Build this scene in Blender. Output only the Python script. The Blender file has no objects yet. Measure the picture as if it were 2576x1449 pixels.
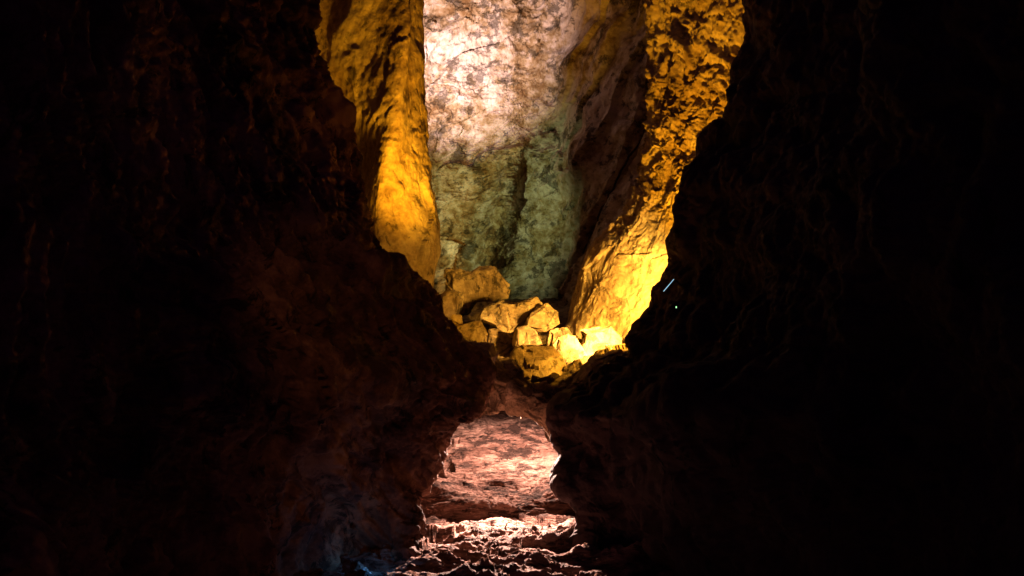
import bpy, bmesh, math, random
import numpy as np
from mathutils import Vector

scene = bpy.context.scene
# ---------------------------------------------------------------- noise
rng = np.random.RandomState(7)
PERM = rng.permutation(256)
PERM = np.concatenate([PERM, PERM, PERM])
G3 = rng.normal(size=(256, 3)); G3 /= np.linalg.norm(G3, axis=1)[:, None]
def perlin(P):
    Pi = np.floor(P).astype(int); Pf = P - Pi
    Pi &= 255
    u = Pf**3*(Pf*(Pf*6-15)+10)
    out = 0
    for dx in (0, 1):
        wx = u[:, 0] if dx else 1-u[:, 0]
        for dy in (0, 1):
            wy = u[:, 1] if dy else 1-u[:, 1]
            for dz in (0, 1):
                wz = u[:, 2] if dz else 1-u[:, 2]
                h = PERM[PERM[PERM[(Pi[:, 0]+dx) & 255]+((Pi[:, 1]+dy) & 255)]+((Pi[:, 2]+dz) & 255)]
                g = G3[h]
                d = g[:, 0]*(Pf[:, 0]-dx)+g[:, 1]*(Pf[:, 1]-dy)+g[:, 2]*(Pf[:, 2]-dz)
                out = out + wx*wy*wz*d
    return out*1.6
def fbm(P, f=1.0, oct=5, gain=0.5, off=0.0):
    P = P*f+off; a = 1.0; s = 0
    for i in range(oct):
        s = s+a*perlin(P); P = P*2.03+17.3; a *= gain
    return s
def ridged(P, f=1.0, oct=4, gain=0.5, off=0.0):
    P = P*f+off; a = 1.0; s = 0
    for i in range(oct):
        s = s+a*(1-np.abs(perlin(P))*2); P = P*2.07+11.1; a *= gain
    return s
def aniso(P, axis, k):
    a = np.array(axis, float); a /= np.linalg.norm(a)
    return P - (P@a)[:, None]*a*(1-k)
def warp(P, f, a):
    return P+a*np.stack([perlin(P*f+3), perlin(P*f+31), perlin(P*f+57)], 1)
def facets(P, f, off=0.0, jit=0.9):
    """tilted-plane cells: broken rock facets, value roughly -1..1"""
    Q = P*f+off; I = np.floor(Q).astype(int)
    best = np.full(len(Q), 1e9); val = np.zeros(len(Q))
    for dx in (-1, 0, 1):
        for dy in (-1, 0, 1):
            for dz in (-1, 0, 1):
                J = I+np.array([dx, dy, dz])
                h = PERM[PERM[PERM[J[:, 0] & 255]+(J[:, 1] & 255)]+(J[:, 2] & 255)]
                c = J+0.5+G3[h]*0.5*jit
                D = Q-c; dd = (D*D).sum(1)
                v = (D*G3[(h*7+13) & 255]).sum(1)+0.5*G3[(h*3+5) & 255][:, 0]
                m = dd < best; best = np.where(m, dd, best); val = np.where(m, v, val)
    return val

# ---------------------------------------------------------------- geometry helpers
def S(u, v, d):
    """image pixel coordinates u, v and a chosen depth d -> metres from the camera"""
    return ((u-1920)/3840*d, d, (1080-v)/3840*d)
def catmull(C, n):
    k = C.shape[0]
    t = np.linspace(0, k-1, n); i = np.minimum(t.astype(int), k-2); f = t-i
    f = f.reshape((-1,)+(1,)*(C.ndim-1))
    p0 = C[np.maximum(i-1, 0)]; p1 = C[i]; p2 = C[i+1]; p3 = C[np.minimum(i+2, k-1)]
    T = 0.4
    m1 = (p2-p0)*T; m2 = (p3-p1)*T
    return (2*f**3-3*f**2+1)*p1+(f**3-2*f**2+f)*m1+(-2*f**3+3*f**2)*p2+(f**3-f**2)*m2
def sheet(name, rows, nv, nu, disp, mat, sgn=-1):
    C = np.array([[S(*p) for p in r] for r in rows], float)
    A = catmull(C, nv)
    A = catmull(A.transpose(1, 0, 2), nu).transpose(1, 0, 2)
    dv = np.gradient(A, axis=0); du = np.gradient(A, axis=1)
    N = np.cross(du, dv)*sgn; N /= (np.linalg.norm(N, axis=2)[:, :, None]+1e-9)
    for _ in range(25):
        N[1:-1, 1:-1] = (N[1:-1, 1:-1]+N[:-2, 1:-1]+N[2:, 1:-1]+N[1:-1, :-2]+N[1:-1, 2:])/5
    N /= (np.linalg.norm(N, axis=2)[:, :, None]+1e-9)
    P = A.reshape(-1, 3); h = disp(P)
    V = P+N.reshape(-1, 3)*h[:, None]
    idx = np.arange(nv*nu).reshape(nv, nu)
    F = np.stack([idx[:-1, :-1], idx[:-1, 1:], idx[1:, 1:], idx[1:, :-1]], -1).reshape(-1, 4)
    me = bpy.data.meshes.new(name)
    me.vertices.add(len(V)); me.vertices.foreach_set("co", V.astype(np.float32).ravel())
    me.loops.add(F.size); me.loops.foreach_set("vertex_index", F.astype(np.int32).ravel())
    me.polygons.add(len(F)); me.polygons.foreach_set("loop_start", np.arange(0, F.size, 4, dtype=np.int32))
    me.polygons.foreach_set("loop_total", np.full(len(F), 4, dtype=np.int32))
    me.update(calc_edges=True); me.validate()
    me.polygons.foreach_set("use_smooth", np.ones(len(F), bool))
    me.materials.append(mat)
    ob = bpy.data.objects.new(name, me); scene.collection.objects.link(ob)
    return ob

# ---------------------------------------------------------------- materials
def rock(name, cols, scale=1.0, bump=0.6, rough=0.85, stretch=(1, 1, 1), pits=0.5, spec=0.25, lo=0.42, hi=0.58, bd=0.05, dark=0.25, dth=0.40, dist=1.2, crust=0.6):
    m = bpy.data.materials.new(name); m.use_nodes = True
    nt = m.node_tree; n = nt.nodes; l = nt.links
    b = n["Principled BSDF"]; b.inputs["Roughness"].default_value = rough
    b.inputs["Specular IOR Level"].default_value = spec
    tc = n.new("ShaderNodeTexCoord"); mp = n.new("ShaderNodeMapping")
    mp.inputs["Scale"].default_value = stretch
    l.new(tc.outputs["Object"], mp.inputs[0])
    def noise(s, det=8, r=0.6, dist=0.0):
        t = n.new("ShaderNodeTexNoise"); t.inputs["Scale"].default_value = s*scale
        t.inputs["Detail"].default_value = det; t.inputs["Roughness"].default_value = r
        t.inputs["Distortion"].default_value = dist
        l.new(mp.outputs[0], t.inputs["Vector"]); return t
    n1 = noise(0.9, 8, 0.65, 0.3); n2 = noise(6, 8, 0.7, 0.1)
    cr = n.new("ShaderNodeValToRGB"); e = cr.color_ramp.elements
    e[0].position = lo; e[0].color = (*cols[0], 1); e[1].position = hi; e[1].color = (*cols[-1], 1)
    for i, c in enumerate(cols[1:-1]):
        k = e.new(lo+(hi-lo)*(i+1)/(len(cols)-1)); k.color = (*c, 1)
    mx = n.new("ShaderNodeMath"); mx.operation = 'MULTIPLY_ADD'; mx.inputs[1].default_value = 0.6
    l.new(n1.outputs["Fac"], mx.inputs[0])
    h = n.new("ShaderNodeMath"); h.operation = 'MULTIPLY'; h.inputs[1].default_value = 0.4
    l.new(n2.outputs["Fac"], h.inputs[0]); l.new(h.outputs[0], mx.inputs[2])
    l.new(mx.outputs[0], cr.inputs[0])
    n4 = noise(2.6, 10, 0.75, dist)
    mr = n.new("ShaderNodeMapRange"); mr.inputs[1].default_value = dth; mr.inputs[2].default_value = dth+0.05
    mr.inputs[3].default_value = dark; mr.inputs[4].default_value = 1.0
    l.new(n4.outputs["Fac"], mr.inputs[0])
    mm = n.new("ShaderNodeMix"); mm.data_type = 'RGBA'; mm.blend_type = 'MULTIPLY'; mm.inputs[0].default_value = 1.0
    l.new(cr.outputs[0], mm.inputs[6]); l.new(mr.outputs[0], mm.inputs[7])
    l.new(mm.outputs[2], b.inputs["Base Color"])
    vo = n.new("ShaderNodeTexVoronoi"); vo.inputs["Scale"].default_value = 9*scale
    l.new(mp.outputs[0], vo.inputs["Vector"])
    n3 = noise(12, 10, 0.72, 0.2)
    ad = n.new("ShaderNodeMath"); ad.operation = 'MULTIPLY_ADD'; ad.inputs[1].default_value = pits
    l.new(vo.outputs["Distance"], ad.inputs[0]); l.new(n3.outputs["Fac"], ad.inputs[2])
    ad2 = n.new("ShaderNodeMath"); ad2.operation = 'MULTIPLY_ADD'; ad2.inputs[1].default_value = crust
    l.new(mr.outputs[0], ad2.inputs[0]); l.new(ad.outputs[0], ad2.inputs[2])
    bp = n.new("ShaderNodeBump"); bp.inputs["Strength"].default_value = bump
    bp.inputs["Distance"].default_value = bd
    l.new(ad2.outputs[0], bp.inputs["Height"]); l.new(bp.outputs[0], b.inputs["Normal"])
    return m
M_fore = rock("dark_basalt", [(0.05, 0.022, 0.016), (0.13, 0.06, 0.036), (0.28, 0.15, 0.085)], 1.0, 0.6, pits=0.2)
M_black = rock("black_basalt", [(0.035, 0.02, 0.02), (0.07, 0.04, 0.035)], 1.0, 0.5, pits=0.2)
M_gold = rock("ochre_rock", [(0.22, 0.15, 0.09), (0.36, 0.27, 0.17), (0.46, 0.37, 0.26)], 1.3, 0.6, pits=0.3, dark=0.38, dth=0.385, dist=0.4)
M_back = rock("pale_mineral_rock", [(0.15, 0.085, 0.035), (0.28, 0.20, 0.12), (0.44, 0.35, 0.30), (0.56, 0.47, 0.43)], 0.8, 0.8, stretch=(1, 1, 1.1), dark=0.30, dth=0.415, pits=0.3, dist=0.0, crust=0.4)
M_pink = rock("pink_clinker", [(0.14, 0.07, 0.05), (0.30, 0.17, 0.13), (0.44, 0.28, 0.22)], 1.9, 1.0, stretch=(0.55, 1, 2.2), dark=0.22, dth=0.43, bd=0.08, dist=0.4)
M_stone = rock("fallen_basalt", [(0.16, 0.11, 0.06), (0.28, 0.20, 0.12), (0.40, 0.31, 0.20)], 1.8, 0.6, pits=0.1, dark=0.35, dth=0.42, dist=0.2)
M_dirt = rock("dark_rubble", [(0.09, 0.06, 0.035), (0.20, 0.14, 0.08), (0.30, 0.22, 0.14)], 1.8, 0.6, pits=0.15, dark=0.4, dth=0.42)

# ---------------------------------------------------------------- left wall
def interp(tab, v):
    return float(np.interp(v, [a for a, b in tab], [b for a, b in tab]))
SL = [(-900, 1140), (0, 1155), (200, 1165), (350, 1195), (520, 1270), (680, 1330), (830, 1375), (930, 1420), (985, 1460), (1000, 1510),
      (1040, 1570), (1080, 1600), (1130, 1640), (1190, 1680), (1270, 1710), (1320, 1765), (1400, 1830), (1480, 1810), (1560, 1735),
      (1620, 1702), (1700, 1648), (1770, 1618), (1830, 1572), (1930, 1560), (2160, 1570), (2600, 1590)]
EL = [(-900, 1580), (0, 1584), (300, 1588), (600, 1600), (780, 1628), (880, 1650), (1000, 1640), (1070, 1618), (1200, 1600), (1400, 1600), (1600, 1500), (2600, 1450)]
RD = [(-900, 1530), (0, 1510), (300, 1485), (500, 1455), (700, 1410), (850, 1395), (1000, 1420), (1100, 1440)]
rows = []
for v in [-900, -400, 0, 200, 380, 560, 700, 830, 920, 985, 1030, 1080, 1130, 1190, 1260, 1320, 1400, 1480, 1560, 1640, 1720, 1800, 1870, 1960, 2160, 2600]:
    s = interp(SL, v); e = interp(EL, v)
    dd = np.interp(v, [0, 1000, 1400, 2160], [10.0, 9.6, 9.2, 8.2])
    lo = v > 1100
    e2 = min(e, s-60) if lo else e
    rd = e2-180 if lo else interp(RD, v)
    rows.append([(-1800, v, 3.0), (-300, v, 4.2), (500, v, 5.6), (s-560, v, 6.9), (s-230, v, 8.2), (s, v, dd), (s-110, v, dd+1.2),
                 (s-170, v, dd+3.2), (min(s+10, rd-100) if not lo else s-200, v, dd+(4.5 if not lo else 3.4)), (rd, v, dd+3.35),
                 (e2-50, v, dd+3.7), (e2, v, dd+4.3), (e2-160, v, dd+5.8), (e2-300, v, dd+7.5), (e2-300, v, dd+10)])
def d_left(P):
    back = np.clip((P[:, 1]-10.8)/1.0, 0, 1)
    W = warp(P, 0.8, 0.45)
    A = aniso(W, (0.55, 0.5, -1.0), 0.22)
    low = np.clip((P[:, 2]+0.6)/1.0, 0.3, 1)
    f = low*0.20*fbm(A, 0.9, 3, 0.5)-0.12*(ridged(A, 1.8, 5, 0.55, 3.1)-1.2)*(0.6+0.4*low)+0.05*fbm(P, 3, 5, 0.6, 9)+0.05*facets(A, 3.0)
    g = 0.04*fbm(P, 1.1, 3, 0.5, 5)+0.014*fbm(P, 5, 5, 0.65, 9)
    cr = aniso(warp(P, 2, 0.25), (0.7, 0, 1.0), 0.3)
    g += 0.05*facets(cr, 1.3, 4)-0.018*(ridged(cr, 2.0, 4, 0.55, 4)-1.2)
    return f*(1-back)+g*back
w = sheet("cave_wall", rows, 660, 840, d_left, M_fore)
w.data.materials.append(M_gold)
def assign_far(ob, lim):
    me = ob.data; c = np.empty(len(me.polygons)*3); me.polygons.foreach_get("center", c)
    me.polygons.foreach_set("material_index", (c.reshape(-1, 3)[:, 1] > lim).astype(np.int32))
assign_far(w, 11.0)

# ---------------------------------------------------------------- right wall
SR = [(-900, 2780), (0, 2785), (200, 2790), (350, 2775), (450, 2735), (520, 2700), (580, 2640), (640, 2590), (700, 2552), (770, 2530), (850, 2512),
      (1000, 2505), (1050, 2490), (1130, 2455), (1200, 2415), (1270, 2375), (1330, 2350), (1400, 2230), (1480, 2150), (1560, 2065),
      (1620, 2090), (1700, 2112), (1820, 2122), (1900, 2165), (2000, 2200), (2160, 2195), (2600, 2160)]
GR = [(-900, 2440), (0, 2435), (100, 2448), (200, 2452), (300, 2445), (400, 2436), (500, 2430), (600, 2418), (700, 2388), (800, 2335), (850, 2290),
      (900, 2240), (950, 2205), (1000, 2182), (1100, 2152), (1200, 2125), (1300, 2120), (1500, 2300), (2600, 2400)]
rows = []
for v in [-900, -400, 0, 150, 300, 400, 480, 560, 630, 700, 780, 850, 920, 1000, 1060, 1130, 1200, 1270, 1330, 1400, 1480, 1560, 1640, 1720, 1820, 1900, 2000, 2160, 2600]:
    s = interp(SR, v); g = interp(GR, v)
    dd = np.interp(v, [0, 1000, 1400, 2160], [9.8, 9.6, 9.3, 8.4])
    if v > 1300: g = max(g, s+120)
    rows.append([(5600, v, 3.0), (4100, v, 4.2), (3350, v, 5.6), (s+480, v, 7.0), (s+180, v, 8.4), (s, v, dd), (s+160, v, dd+0.7),
                 (s+150, v, dd+1.9), ((s+g)/2+80, v, dd+2.7), (g*0.75+s*0.25, v, dd+3.2), (g, v, dd+4.0), (g+110, v, dd+5.2), (g+260, v, dd+7.5), (g+300, v, dd+10)])
def d_right(P):
    back = np.clip((P[:, 1]-10.8)/1.0, 0, 1)
    f = 0.12*fbm(P, 0.9, 3)-0.08*(ridged(P, 1.6, 5, 0.5, 2)-1.2)+0.04*fbm(P, 3, 4)
    up = np.clip((P[:, 2]-0.3)/1.6, 0, 1)
    A = aniso(warp(P, 3, 0.1), (-0.6, 0.2, 1.0), 0.4)
    g = 0.05*fbm(P, 1.2, 3, 0.5, 3)+(0.010+0.025*up)*fbm(A, 9, 4, 0.7, 8)-(0.008+0.03*up)*(ridged(A, 6.0, 3, 0.5, 1)-1)
    g += 0.03*facets(aniso(P, (0.3, 0, 1), 0.5), 1.6, 2)+0.07*up*facets(A, 6.0, 3)
    return f*(1-back)+g*back
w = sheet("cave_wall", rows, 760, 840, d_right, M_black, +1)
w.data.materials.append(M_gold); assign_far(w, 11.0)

# ---------------------------------------------------------------- back wall
rows = []
for v in [-900, -300, 0, 300, 500, 650, 800, 950, 1100, 1250]:
    sh = np.interp(v, [0, 1100], [40, -60])
    rows.append([(1150, v, 18.2), (1400, v, 18.8), (1600, v, 19.2), (1760, v, 19.5), (1900, v, 19.5), (2000+sh, v, 19.5), (2100+sh, v, 19.0),
                 (2250+sh, v, 17.9), (2420+sh, v, 17.0), (2620+sh, v, 16.4), (2900, v, 16.2)])
def d_back(P):
    x, z = P[:, 0], P[:, 2]
    W = warp(P, 1.5, 0.3)
    cr = aniso(W, (1.0, 0, 0.45), 0.35)
    left = np.clip((1.2-x)/0.6, 0.35, 1)
    d = 0.22*fbm(W, 0.7, 3, 0.5, 1)+left*(0.07*fbm(aniso(P, (1, 0, .4), .6), 3.0, 6, 0.68, 4)+0.12*facets(cr, 1.3, 2)+0.04*facets(aniso(P, (1, 0, 0.4), 0.5), 3.5, 6))
    xr = -0.47+0.22*(z-0.2)+0.08*perlin(P*1.5)
    m = np.clip((2.9-z)/0.8, 0, 1)
    d += 0.45*np.exp(-((x-xr)/0.22)**2)*m
    t = (x-0.9)-0.42*(z-1.0)
    s = np.clip((x-0.8)/0.5, 0, 1)
    tt = t*2.0+0.25*fbm(P, .8, 2)
    d += s*0.14*(tt % 1)
    dist = (x-1.18)*0.886-(z-0.61)*0.463+0.05*perlin(P*2)
    d -= 0.22*np.clip(1-np.abs(dist)/0.045, 0, 1)*np.clip((2.9-z)*2, 0, 1)
    return d
back_wall = sheet("cave_back_wall", rows, 640, 640, d_back, M_back)

# ---------------------------------------------------------------- chamber floor, front lip and underside (rock bridge)
us = [1400, 1600, 1720, 1800, 1860, 1930, 2010, 2100, 2190, 2280, 2360, 2450, 2600]
lip = {1400: 1280, 1600: 1290, 1720: 1320, 1800: 1350, 1860: 1385, 1930: 1425, 2010: 1450, 2100: 1445, 2190: 1415, 2280: 1370, 2360: 1340, 2450: 1290, 2600: 1270}
bot = {1400: 1600, 1600: 1600, 1720: 1590, 1800: 1560, 1860: 1548, 1930: 1550, 2010: 1585, 2100: 1680, 2190: 1700, 2280: 1700, 2360: 1700, 2450: 1700, 2600: 1700}
def X(u, d0, d): return 1920+(u-1920)*d0/d
rows = [[(X(u, 10, 20.5), 1100, 20.5) for u in us],
        [(X(u, 10, 18), 1145, 18) for u in us],
        [(X(u, 10, 15), 1220, 15) for u in us],
        [(X(u, 10, 13), 1290, 13) for u in us],
        [(X(u, 10, 11.6), (1350+lip[u])/2-10, 11.6) for u in us],
        [(X(u, 10, 10.6), lip[u]-25, 10.6) for u in us],
        [(u, lip[u], 9.9) for u in us],
        [(u, lip[u]*0.6+bot[u]*0.4, 9.75) for u in us],
        [(u, bot[u], 9.9) for u in us],
        [(X(u, 9.9, 10.6), bot[u]-70, 10.6) for u in us],
        [(X(u, 9.9, 12), bot[u]-130, 12) for u in us],
        [(X(u, 9.9, 16), bot[u]-190, 16) for u in us]]
def d_floor(P):
    return 0.05*fbm(P, 1.4, 3)+0.02*fbm(P, 7, 4)+0.07*facets(warp(P, 2, .1), 2.6)+0.03*facets(P, 6, 4)
sheet("rock_bridge", rows, 460, 420, d_floor, M_dirt)

# ---------------------------------------------------------------- lower gallery floor
us = [900, 1300, 1500, 1600, 1700, 1800, 1900, 2000, 2100, 2200, 2400, 2800]
st = [-60, -60, -50, -25, -10, 5, 15, 8, -20, -45, -60, -60]
rows = [[(X(u, 10, 16), 1380, 16) for u in us],
        [(X(u, 10, 14.5), 1470, 14.5) for u in us],
        [(X(u, 10, 13), 1570, 13) for u in us],
        [(X(u, 10, 11.8), 1710, 11.8) for u in us],
        [(X(u, 10, 10.8), 1845+s, 10.8) for u, s in zip(us, st)],
        [(u, 1878+s, 10.4) for u, s in zip(us, st)],
        [(u, 1925+s, 10.3) for u, s in zip(us, st)],
        [(X(u, 10, 10.3), 1960+s*0.4, 10.25) for u, s in zip(us, st)],
        [(X(u, 10, 9.5), 1985, 9.5) for u in us],
        [(X(u, 10, 8.7), 2050, 8.7) for u in us],
        [(X(u, 10, 7.8), 2150, 7.8) for u in us],
        [(X(u, 10, 6.0), 2500, 6.0) for u in us],
        [(X(u, 10, 3.0), 3900, 3.0) for u in us]]
def d_low(P):
    W = warp(P, 2.0, 0.15)
    A = aniso(W, (1, 0, 0), 0.45)
    near = np.clip((10.0-P[:, 1])/0.5, 0, 1)
    return -0.05*(ridged(A, 2.4, 4, 0.6, 2)-1.2)+0.05*fbm(P, 1.1, 3)+(0.03+0.02*near)*fbm(A, 6, 5, .65)+(0.06+0.05*near)*facets(A, 3.6, 1)
sheet("cave_floor", rows, 700, 520, d_low, M_pink)

# ---------------------------------------------------------------- boulders
def boulder(outline, d, t, seed, lean=0.25, mat=M_stone, amp=0.02):
    r = random.Random(seed)
    pts = [Vector(S(u, v, d)) for u, v in outline]
    c = sum(pts, Vector())/len(pts)
    bm = bmesh.new(); rings = []
    for k, (sc, off) in enumerate([(0.74, -0.5), (0.96, -0.40), (1.0, 0.0), (0.9, 0.35), (0.55, 0.5)]):
        ring = []
        for p in pts:
            q = c+(p-c)*(sc*(1+r.uniform(-0.06, 0.06) if k != 2 else 1))
            q.y = d+off*t+lean*(q.z-c.z)+r.uniform(-0.10, 0.10)*t
            ring.append(bm.verts.new(q))
        rings.append(ring)
    n = len(pts)
    for a, b in zip(rings, rings[1:]):
        for i in range(n):
            bm.faces.new((a[i], a[(i+1) % n], b[(i+1) % n], b[i]))
    bm.faces.new(rings[0][::-1]); bm.faces.new(rings[-1])
    bmesh.ops.triangulate(bm, faces=bm.faces[:])
    bmesh.ops.recalc_face_normals(bm, faces=bm.faces[:])
    for _ in range(4):
        bmesh.ops.subdivide_edges(bm, edges=[e for e in bm.edges], cuts=1, use_grid_fill=True)
    bm.normal_update()
    P = np.array([v.co[:] for v in bm.verts]); h = amp*0.7*fbm(P, 4, 6, 0.6, seed)+amp*1.8*facets(P, 3.0, seed)
    for v, hh in zip(bm.verts, h): v.co += v.normal*float(hh)
    me = bpy.data.meshes.new("boulder"); bm.to_mesh(me); bm.free()
    for p in me.polygons: p.use_smooth = False
    me.materials.append(mat)
    ob = bpy.data.objects.new("boulder", me); scene.collection.objects.link(ob)
boulder([(1680, 1190), (1676, 1080), (1672, 1012), (1720, 1003), (1765, 1018), (1800, 1002), (1855, 1004), (1880, 1045), (1918, 1085), (1905, 1115), (1850, 1125), (1790, 1130), (1750, 1180)], 15.2, 0.8, 1, 0.1)
boulder([(1630, 1180), (1650, 1105), (1690, 1082), (1735, 1110), (1725, 1190), (1660, 1210)], 13.8, .5, 2)
boulder([(1800, 1190), (1820, 1155), (1870, 1133), (1930, 1137), (2010, 1120), (2030, 1145), (1995, 1190), (1940, 1230), (1900, 1245), (1850, 1215)], 13.4, .7, 3, 0.5)
boulder([(1955, 1230), (1968, 1188), (2010, 1162), (2050, 1140), (2088, 1168), (2094, 1210), (2045, 1240), (1990, 1245)], 13.0, .5, 4, 0.4)
boulder([(1700, 1290), (1708, 1228), (1775, 1208), (1800, 1210), (1825, 1250), (1822, 1300), (1740, 1320)], 11.9, .4, 5)
boulder([(1692, 1215), (1702, 1186), (1725, 1188), (1730, 1220), (1710, 1235)], 12.0, .12, 6)
boulder([(1932, 1290), (1936, 1230), (1975, 1222), (2007, 1245), (2034, 1292), (1990, 1320), (1955, 1320)], 11.9, .3, 7, 0.5)
boulder([(1905, 1370), (1930, 1310), (1990, 1296), (2040, 1304), (2080, 1300), (2110, 1330), (2130, 1390), (2060, 1425), (1970, 1415)], 10.9, .35, 8, 1.2)
boulder([(2060, 1370), (2072, 1290), (2095, 1268), (2130, 1256), (2165, 1266), (2200, 1330), (2180, 1410), (2090, 1415)], 11.3, .35, 14, 0.7)
boulder([(2165, 1350), (2190, 1262), (2182, 1240), (2230, 1232), (2290, 1218), (2325, 1270), (2320, 1350), (2230, 1370)], 11.6, .4, 9, 0.5)
boulder([(2055, 1300), (2065, 1242), (2120, 1236), (2145, 1262), (2115, 1320)], 12.4, .4, 10)
boulder([(1825, 1320), (1840, 1238), (1900, 1248), (1928, 1280), (1915, 1340), (1860, 1350)], 12.2, .4, 11, 0.2, M_dirt)
boulder([(2140, 1430), (2180, 1372), (2230, 1342), (2300, 1318), (2380, 1300), (2400, 1370), (2300, 1420), (2220, 1440)], 10.1, .6, 12, 1.0)
boulder([(1710, 1340), (1730, 1292), (1800, 1285), (1850, 1292), (1862, 1330), (1840, 1370), (1790, 1450), (1750, 1410)], 9.7, .5, 13, 0.4)
boulder([(1850, 1400), (1880, 1350), (1925, 1345), (1960, 1390), (1950, 1440), (1890, 1450)], 10.2, .4, 15, 0.6)

# rubble between the boulders: one object
r = random.Random(5); bm = bmesh.new()
def floor_v(d): return float(np.interp(d, [10, 10.6, 11.6, 13, 15, 18], [1430, 1400, 1370, 1290, 1222, 1146]))
for i in range(90):
    d = 10.1+7*r.random()**1.3; u = 1920+(r.uniform(-190, 430))*10/d+30
    c = Vector(S(u, floor_v(d)-3, d)); sz = r.uniform(0.03, 0.09)*(1.6 if r.random() < 0.15 else 1)
    res = bmesh.ops.create_icosphere(bm, subdivisions=3, radius=1.0)
    sc = Vector((r.uniform(.8, 1.5), r.uniform(.7, 1.2), r.uniform(.5, .9)))*sz
    dirs = [Vector((r.gauss(0, 1), r.gauss(0, 1), r.gauss(0, 1))).normalized() for _ in range(9)]
    for v in res["verts"]:
        p = v.co.copy()
        for n_ in dirs:
            k = p.dot(n_)
            if k > 0.58: p -= n_*(k-0.58)
        v.co = c+Vector((p.x*sc.x, p.y*sc.y, p.z*sc.z))
me = bpy.data.meshes.new("rubble"); bm.to_mesh(me); bm.free(); me.materials.append(M_dirt)
scene.collection.objects.link(bpy.data.objects.new("rubble", me))

# ---------------------------------------------------------------- lighting cable clipped to the leaning slabs
pts = []
bpy.context.view_layer.update()
path = [(2432, 470), (2405, 520), (2360, 585), (2325, 640), (2300, 700), (2272, 760), (2240, 830), (2215, 890), (2192, 950)]
for i in range(33):
    t = i/4; k = min(int(t), 7); f = t-k
    u = path[k][0]*(1-f)+path[k+1][0]*f; v = path[k][1]*(1-f)+path[k+1][1]*f
    hit, loc, nor, idx = back_wall.ray_cast(Vector((0, 0, 0)), Vector(S(u, v, 1.0)).normalized())
    if hit: pts.append(loc+(nor if nor.y < 0 else -nor)*0.03)
cu = bpy.data.curves.new("electric_cable", 'CURVE'); cu.dimensions = '3D'; cu.bevel_depth = 0.018
sp = cu.splines.new('POLY'); sp.points.add(len(pts)-1)
for q, p in zip(sp.points, pts): q.co = (*p, 1)
cu.materials.append(M_black)
scene.collection.objects.link(bpy.data.objects.new("electric_cable", cu))

# ---------------------------------------------------------------- fittings on the right-hand rock
def cyl(a, b, r, mat, name, parent):
    a = Vector(a); b = Vector(b)
    bpy.ops.mesh.primitive_cylinder_add(radius=r, depth=(b-a).length, location=(a+b)/2, vertices=16)
    o = bpy.context.object; o.rotation_euler = (b-a).to_track_quat('Z', 'Y').to_euler(); o.name = name
    o.data.materials.append(mat); o.parent = parent; return o
def emis(name, col, s):
    m = bpy.data.materials.new(name); m.use_nodes = True; b = m.node_tree.nodes["Principled BSDF"]
    b.inputs["Base Color"].default_value = (*col, 1); b.inputs["Emission Color"].default_value = (*col, 1)
    b.inputs["Emission Strength"].default_value = s; return m
E = bpy.data.objects.new("fluorescent_lamp", None); scene.collection.objects.link(E)
cyl(S(2488, 1093, 8.75), S(2527, 1047, 8.75), 0.004, emis("tube_glow", (0.5, 0.78, 1.0), 0.5), "tube", E)
cyl(S(2491, 1096, 8.78), S(2531, 1050, 8.78), 0.010, M_black, "housing", E)
cyl(S(2531, 1050, 8.78), S(2560, 1075, 9.0), 0.008, M_black, "bracket", E)
E2 = bpy.data.objects.new("indicator_lamp", None); scene.collection.objects.link(E2)
cyl(S(2534, 1152, 8.6), S(2538, 1152, 8.6), 0.008, emis("green_glow", (0.5, 1.0, 0.45), 1.0), "lens", E2)
cyl(S(2538, 1152, 8.6), S(2546, 1152, 8.6), 0.013, M_black, "body", E2)

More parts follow.
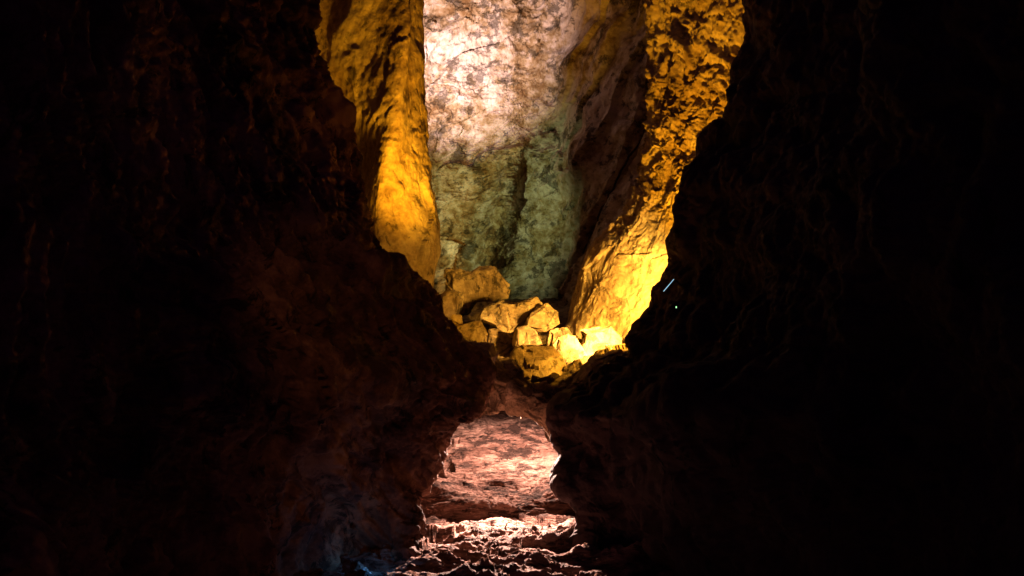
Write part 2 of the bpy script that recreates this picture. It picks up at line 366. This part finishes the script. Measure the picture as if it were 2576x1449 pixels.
# ---------------------------------------------------------------- lamps
def lamp(kind, name, loc, col, power, target=None, size=60, blend=0.6, rad=0.06):
    L = bpy.data.lights.new(name, kind); L.color = col; L.energy = power; L.shadow_soft_size = rad
    o = bpy.data.objects.new(name, L); o.location = loc; scene.collection.objects.link(o)
    if kind == 'SPOT': L.spot_size = math.radians(size); L.spot_blend = blend
    if target is not None: o.rotation_euler = (Vector(target)-Vector(loc)).to_track_quat('-Z', 'Y').to_euler()
    return o
GOLD = (1.0, 0.43, 0.012)
lamp('SPOT', "amber_floodlight", S(2485, 1125, 10.2), (1.0, 0.48, 0.04), 350, S(2190, 1290, 11.2), 112, 0.8)
lamp('SPOT', "amber_floodlight", S(2485, 1130, 10.3), (1.0, 0.54, 0.12), 2600, S(2215, 1310, 11.35), 50, 1.0)
lamp('SPOT', "amber_floodlight", S(2490, 1110, 10.75), (1.0, 0.52, 0.07), 1300, S(2380, 1130, 12.0), 80, 0.9)
lamp('SPOT', "amber_floodlight", S(2510, 1080, 10.8), GOLD, 1000, S(2620, 100, 12.3), 88, 0.8)
lamp('SPOT', "amber_floodlight", S(1590, 1110, 11.6), GOLD, 1500, S(1630, 450, 13.4), 62, 1.0, 0.12)
lamp('POINT', "amber_floodlight", S(1585, 1080, 11.6), GOLD, 9)
lamp('SPOT', "white_floodlight", S(1500, 420, 16.0), (1.0, 0.70, 0.62), 2700, S(1690, 180, 19.5), 70, 1.0)
lamp('SPOT', "green_floodlight", S(1560, 950, 16.5), (0.76, 0.93, 0.38), 290, S(1830, 800, 19.0), 75, 0.9)
lamp('SPOT', "pink_floodlight", S(1970, 1485, 11.3), (1.0, 0.60, 0.47), 420, S(1940, 1900, 11.4), 150, 0.3)
lamp('SPOT', "pink_floodlight", S(1880, 1515, 10.6), (1.0, 0.60, 0.48), 3400, S(1850, 2130, 8.6), 76, 0.6, 0.03)
lamp('SPOT', "dim_amber_fill", (-0.2, 4.2, 1.7), (1.0, 0.40, 0.11), 55, S(1380, 1560, 8.3), 42, 1.0, 0.1)  # unseen fill above the frame, added to warm the near left wall
lamp('POINT', "blue_floodlight", S(1385, 2110, 7.75), (0.08, 0.4, 1.0), 1.2, rad=0.02)

# ---------------------------------------------------------------- world
W = bpy.data.worlds.new("World"); scene.world = W; W.use_nodes = True
bg = W.node_tree.nodes["Background"]; bg.inputs[0].default_value = (0.35, 0.12, 0.7, 1); bg.inputs[1].default_value = 0.03
# ---------------------------------------------------------------- camera
cam = bpy.data.cameras.new("Camera"); cam.lens = 36; cam.sensor_width = 36; cam.clip_end = 500
co = bpy.data.objects.new("Camera", cam); co.location = (0, 0, 0); co.rotation_euler = (math.radians(90), 0, 0)
scene.collection.objects.link(co); scene.camera = co
scene.view_settings.view_transform = 'Standard'; scene.view_settings.look = 'None'; scene.view_settings.exposure = 0
